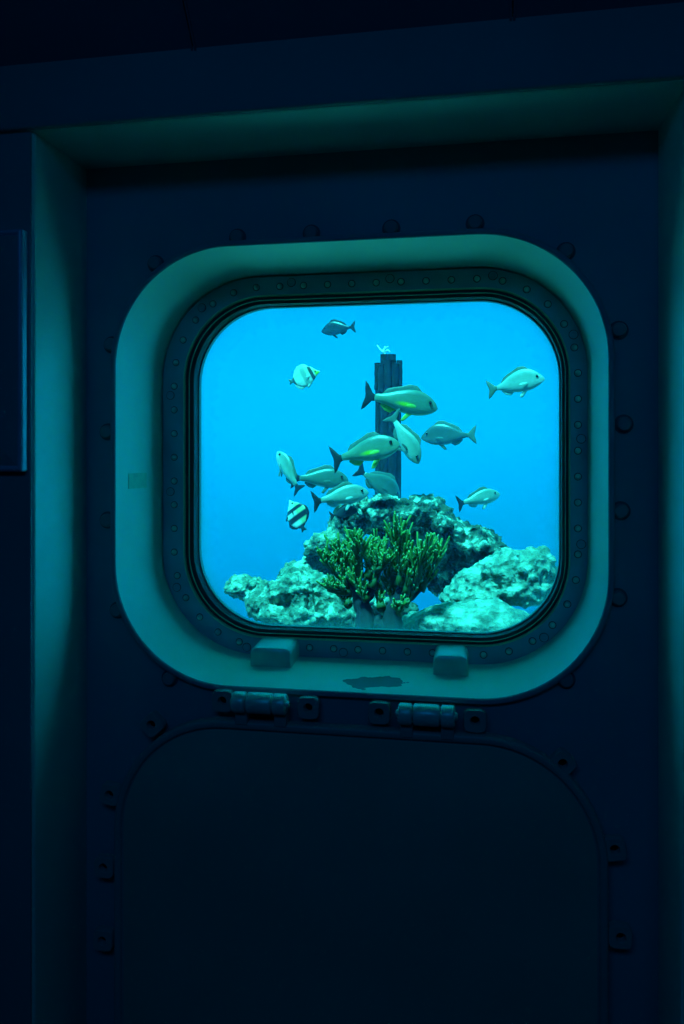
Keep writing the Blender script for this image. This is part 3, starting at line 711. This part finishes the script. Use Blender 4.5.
place('butterflyfish', 'disc', 'butterfly', 'fin_grey', 'fin_pale', None, 304, 377, 1.5, 36, -10, 16, 'pale banded butterflyfish alone at the upper left', group='banded fish')
place('butterflyfish', 'disc', 'banner', 'fin_dark', 'fin_dark', None, 297, 516, 1.6, 34, 155, 58, 'black and white striped fish above the left slope of the reef', group='banded fish')
# ------------------------------------------------------------------ light
wd = bpy.data.worlds.new('underwater'); sc.world = wd; wd.use_nodes = True; N = wd.node_tree.nodes; L = wd.node_tree.links; N.clear()
ow = N.new('ShaderNodeOutputWorld'); bg = N.new('ShaderNodeBackground'); L.new(bg.outputs[0], ow.inputs[0])
tc = N.new('ShaderNodeTexCoord'); sp = N.new('ShaderNodeSeparateXYZ'); L.new(tc.outputs['Generated'], sp.inputs[0])
mr = N.new('ShaderNodeMapRange'); mr.inputs['From Min'].default_value = -1; mr.inputs['From Max'].default_value = 1; L.new(sp.outputs['Z'], mr.inputs['Value'])
r = N.new('ShaderNodeValToRGB'); e = r.color_ramp.elements
def z2(z): return (z+1)/2
e[0].position = 0; e[0].color = (0, .04, .25, 1); e[1].position = 1; e[1].color = (.0, .42, .36, 1)
for z, c in ((-.45, (0, .05, .36)), (-.18, (0, .17, .38)), (-.08, (0, .285, .56)), (.03, (0, .40, .86)), (.10, (0, .40, .82)), (.20, (0, .32, .64)), (.36, (.0, .10, .26))):
    k = e.new(z2(z)); k.color = (*c, 1)
L.new(mr.outputs[0], r.inputs['Fac']); L.new(r.outputs['Color'], bg.inputs['Color'])
# unseen side glow added to light reveal and jambs, dark under the hull behind
r2 = N.new('ShaderNodeMapRange'); r2.inputs['From Min'].default_value = .55; r2.inputs['From Max'].default_value = .85; r2.inputs['To Min'].default_value = 4.6; r2.inputs['To Max'].default_value = 1.0; L.new(sp.outputs['Y'], r2.inputs['Value'])
r3 = N.new('ShaderNodeMapRange'); r3.inputs['From Min'].default_value = -.25; r3.inputs['From Max'].default_value = .05; r3.inputs['To Min'].default_value = .1; r3.inputs['To Max'].default_value = 1.0; L.new(sp.outputs['Y'], r3.inputs['Value'])
# slight falloff away from the brightest azimuth ahead
ab = N.new('ShaderNodeMath'); ab.operation = 'ADD'; ab.inputs[1].default_value = .12; L.new(sp.outputs['X'], ab.inputs[0])
sq = N.new('ShaderNodeMath'); sq.operation = 'MULTIPLY'; L.new(ab.outputs[0], sq.inputs[0]); L.new(ab.outputs[0], sq.inputs[1])
fo = N.new('ShaderNodeMapRange'); fo.inputs['From Min'].default_value = 0; fo.inputs['From Max'].default_value = .14; fo.inputs['To Min'].default_value = 1.05; fo.inputs['To Max'].default_value = .72; L.new(sq.outputs[0], fo.inputs['Value'])
m1 = N.new('ShaderNodeMath'); m1.operation = 'MULTIPLY'; L.new(r2.outputs[0], m1.inputs[0]); L.new(r3.outputs[0], m1.inputs[1])
m2 = N.new('ShaderNodeMath'); m2.operation = 'MULTIPLY'; L.new(m1.outputs[0], m2.inputs[0]); L.new(fo.outputs[0], m2.inputs[1])
r4 = N.new('ShaderNodeMapRange'); r4.inputs['From Min'].default_value = .45; r4.inputs['From Max'].default_value = .8; r4.inputs['To Min'].default_value = 1.06; r4.inputs['To Max'].default_value = 2.25; L.new(sp.outputs['X'], r4.inputs['Value'])  # added boost from the right, filling the left reveal
m3_ = N.new('ShaderNodeMath'); m3_.operation = 'MULTIPLY'; L.new(m2.outputs[0], m3_.inputs[0]); L.new(r4.outputs[0], m3_.inputs[1])
r5 = N.new('ShaderNodeMapRange'); r5.inputs['From Min'].default_value = -.8; r5.inputs['From Max'].default_value = -.5; r5.inputs['To Min'].default_value = 1.25; r5.inputs['To Max'].default_value = 1.0; L.new(sp.outputs['X'], r5.inputs['Value'])  # added boost from the left for the right jamb
r6 = N.new('ShaderNodeMapRange'); r6.inputs['From Min'].default_value = .05; r6.inputs['From Max'].default_value = .45; r6.inputs['To Min'].default_value = 1.3; r6.inputs['To Max'].default_value = 1.0; L.new(sp.outputs['Y'], r6.inputs['Value'])  # added grazing boost for the reveal next to the frame
m4_ = N.new('ShaderNodeMath'); m4_.operation = 'MULTIPLY'; L.new(r5.outputs[0], m4_.inputs[0]); L.new(r6.outputs[0], m4_.inputs[1])
m5_ = N.new('ShaderNodeMath'); m5_.operation = 'MULTIPLY'; L.new(m3_.outputs[0], m5_.inputs[0]); L.new(m4_.outputs[0], m5_.inputs[1])
L.new(m5_.outputs[0], bg.inputs['Strength'])
sd = bpy.data.lights.new('sun', 'SUN'); so = bpy.data.objects.new('sun', sd); col.objects.link(so)
sd.energy = 16; sd.color = (.035, .88, .95); sd.angle = R(6); so.rotation_euler = Euler((R(20), R(-12), 0)); so.location = (0, 1, 6)
al_ = bpy.data.lights.new('cabin_fill', 'AREA'); ao = bpy.data.objects.new('cabin_fill', al_); col.objects.link(ao)  # added dim blue fill, unseen above and behind the camera
al_.shape = 'RECTANGLE'; al_.size = 1.2; al_.size_y = .5; al_.energy = 4.2; al_.color = (0, .30, 1); ao.location = (-.15, -1.9, 2.45); ao.rotation_euler = (R(25), 0, 0)
# ------------------------------------------------------------------ render look
vs = sc.view_settings; vs.view_transform = 'Standard'; vs.look = 'None'; vs.exposure = 0; vs.gamma = 1; vs.use_curve_mapping = False
cy = sc.cycles; cy.volume_bounces = 1; cy.max_bounces = 8; cy.diffuse_bounces = 4; cy.transparent_max_bounces = 12; cy.use_denoising = True
cy.sample_clamp_indirect = 4; cy.volume_step_rate = 5; cy.volume_max_steps = 64
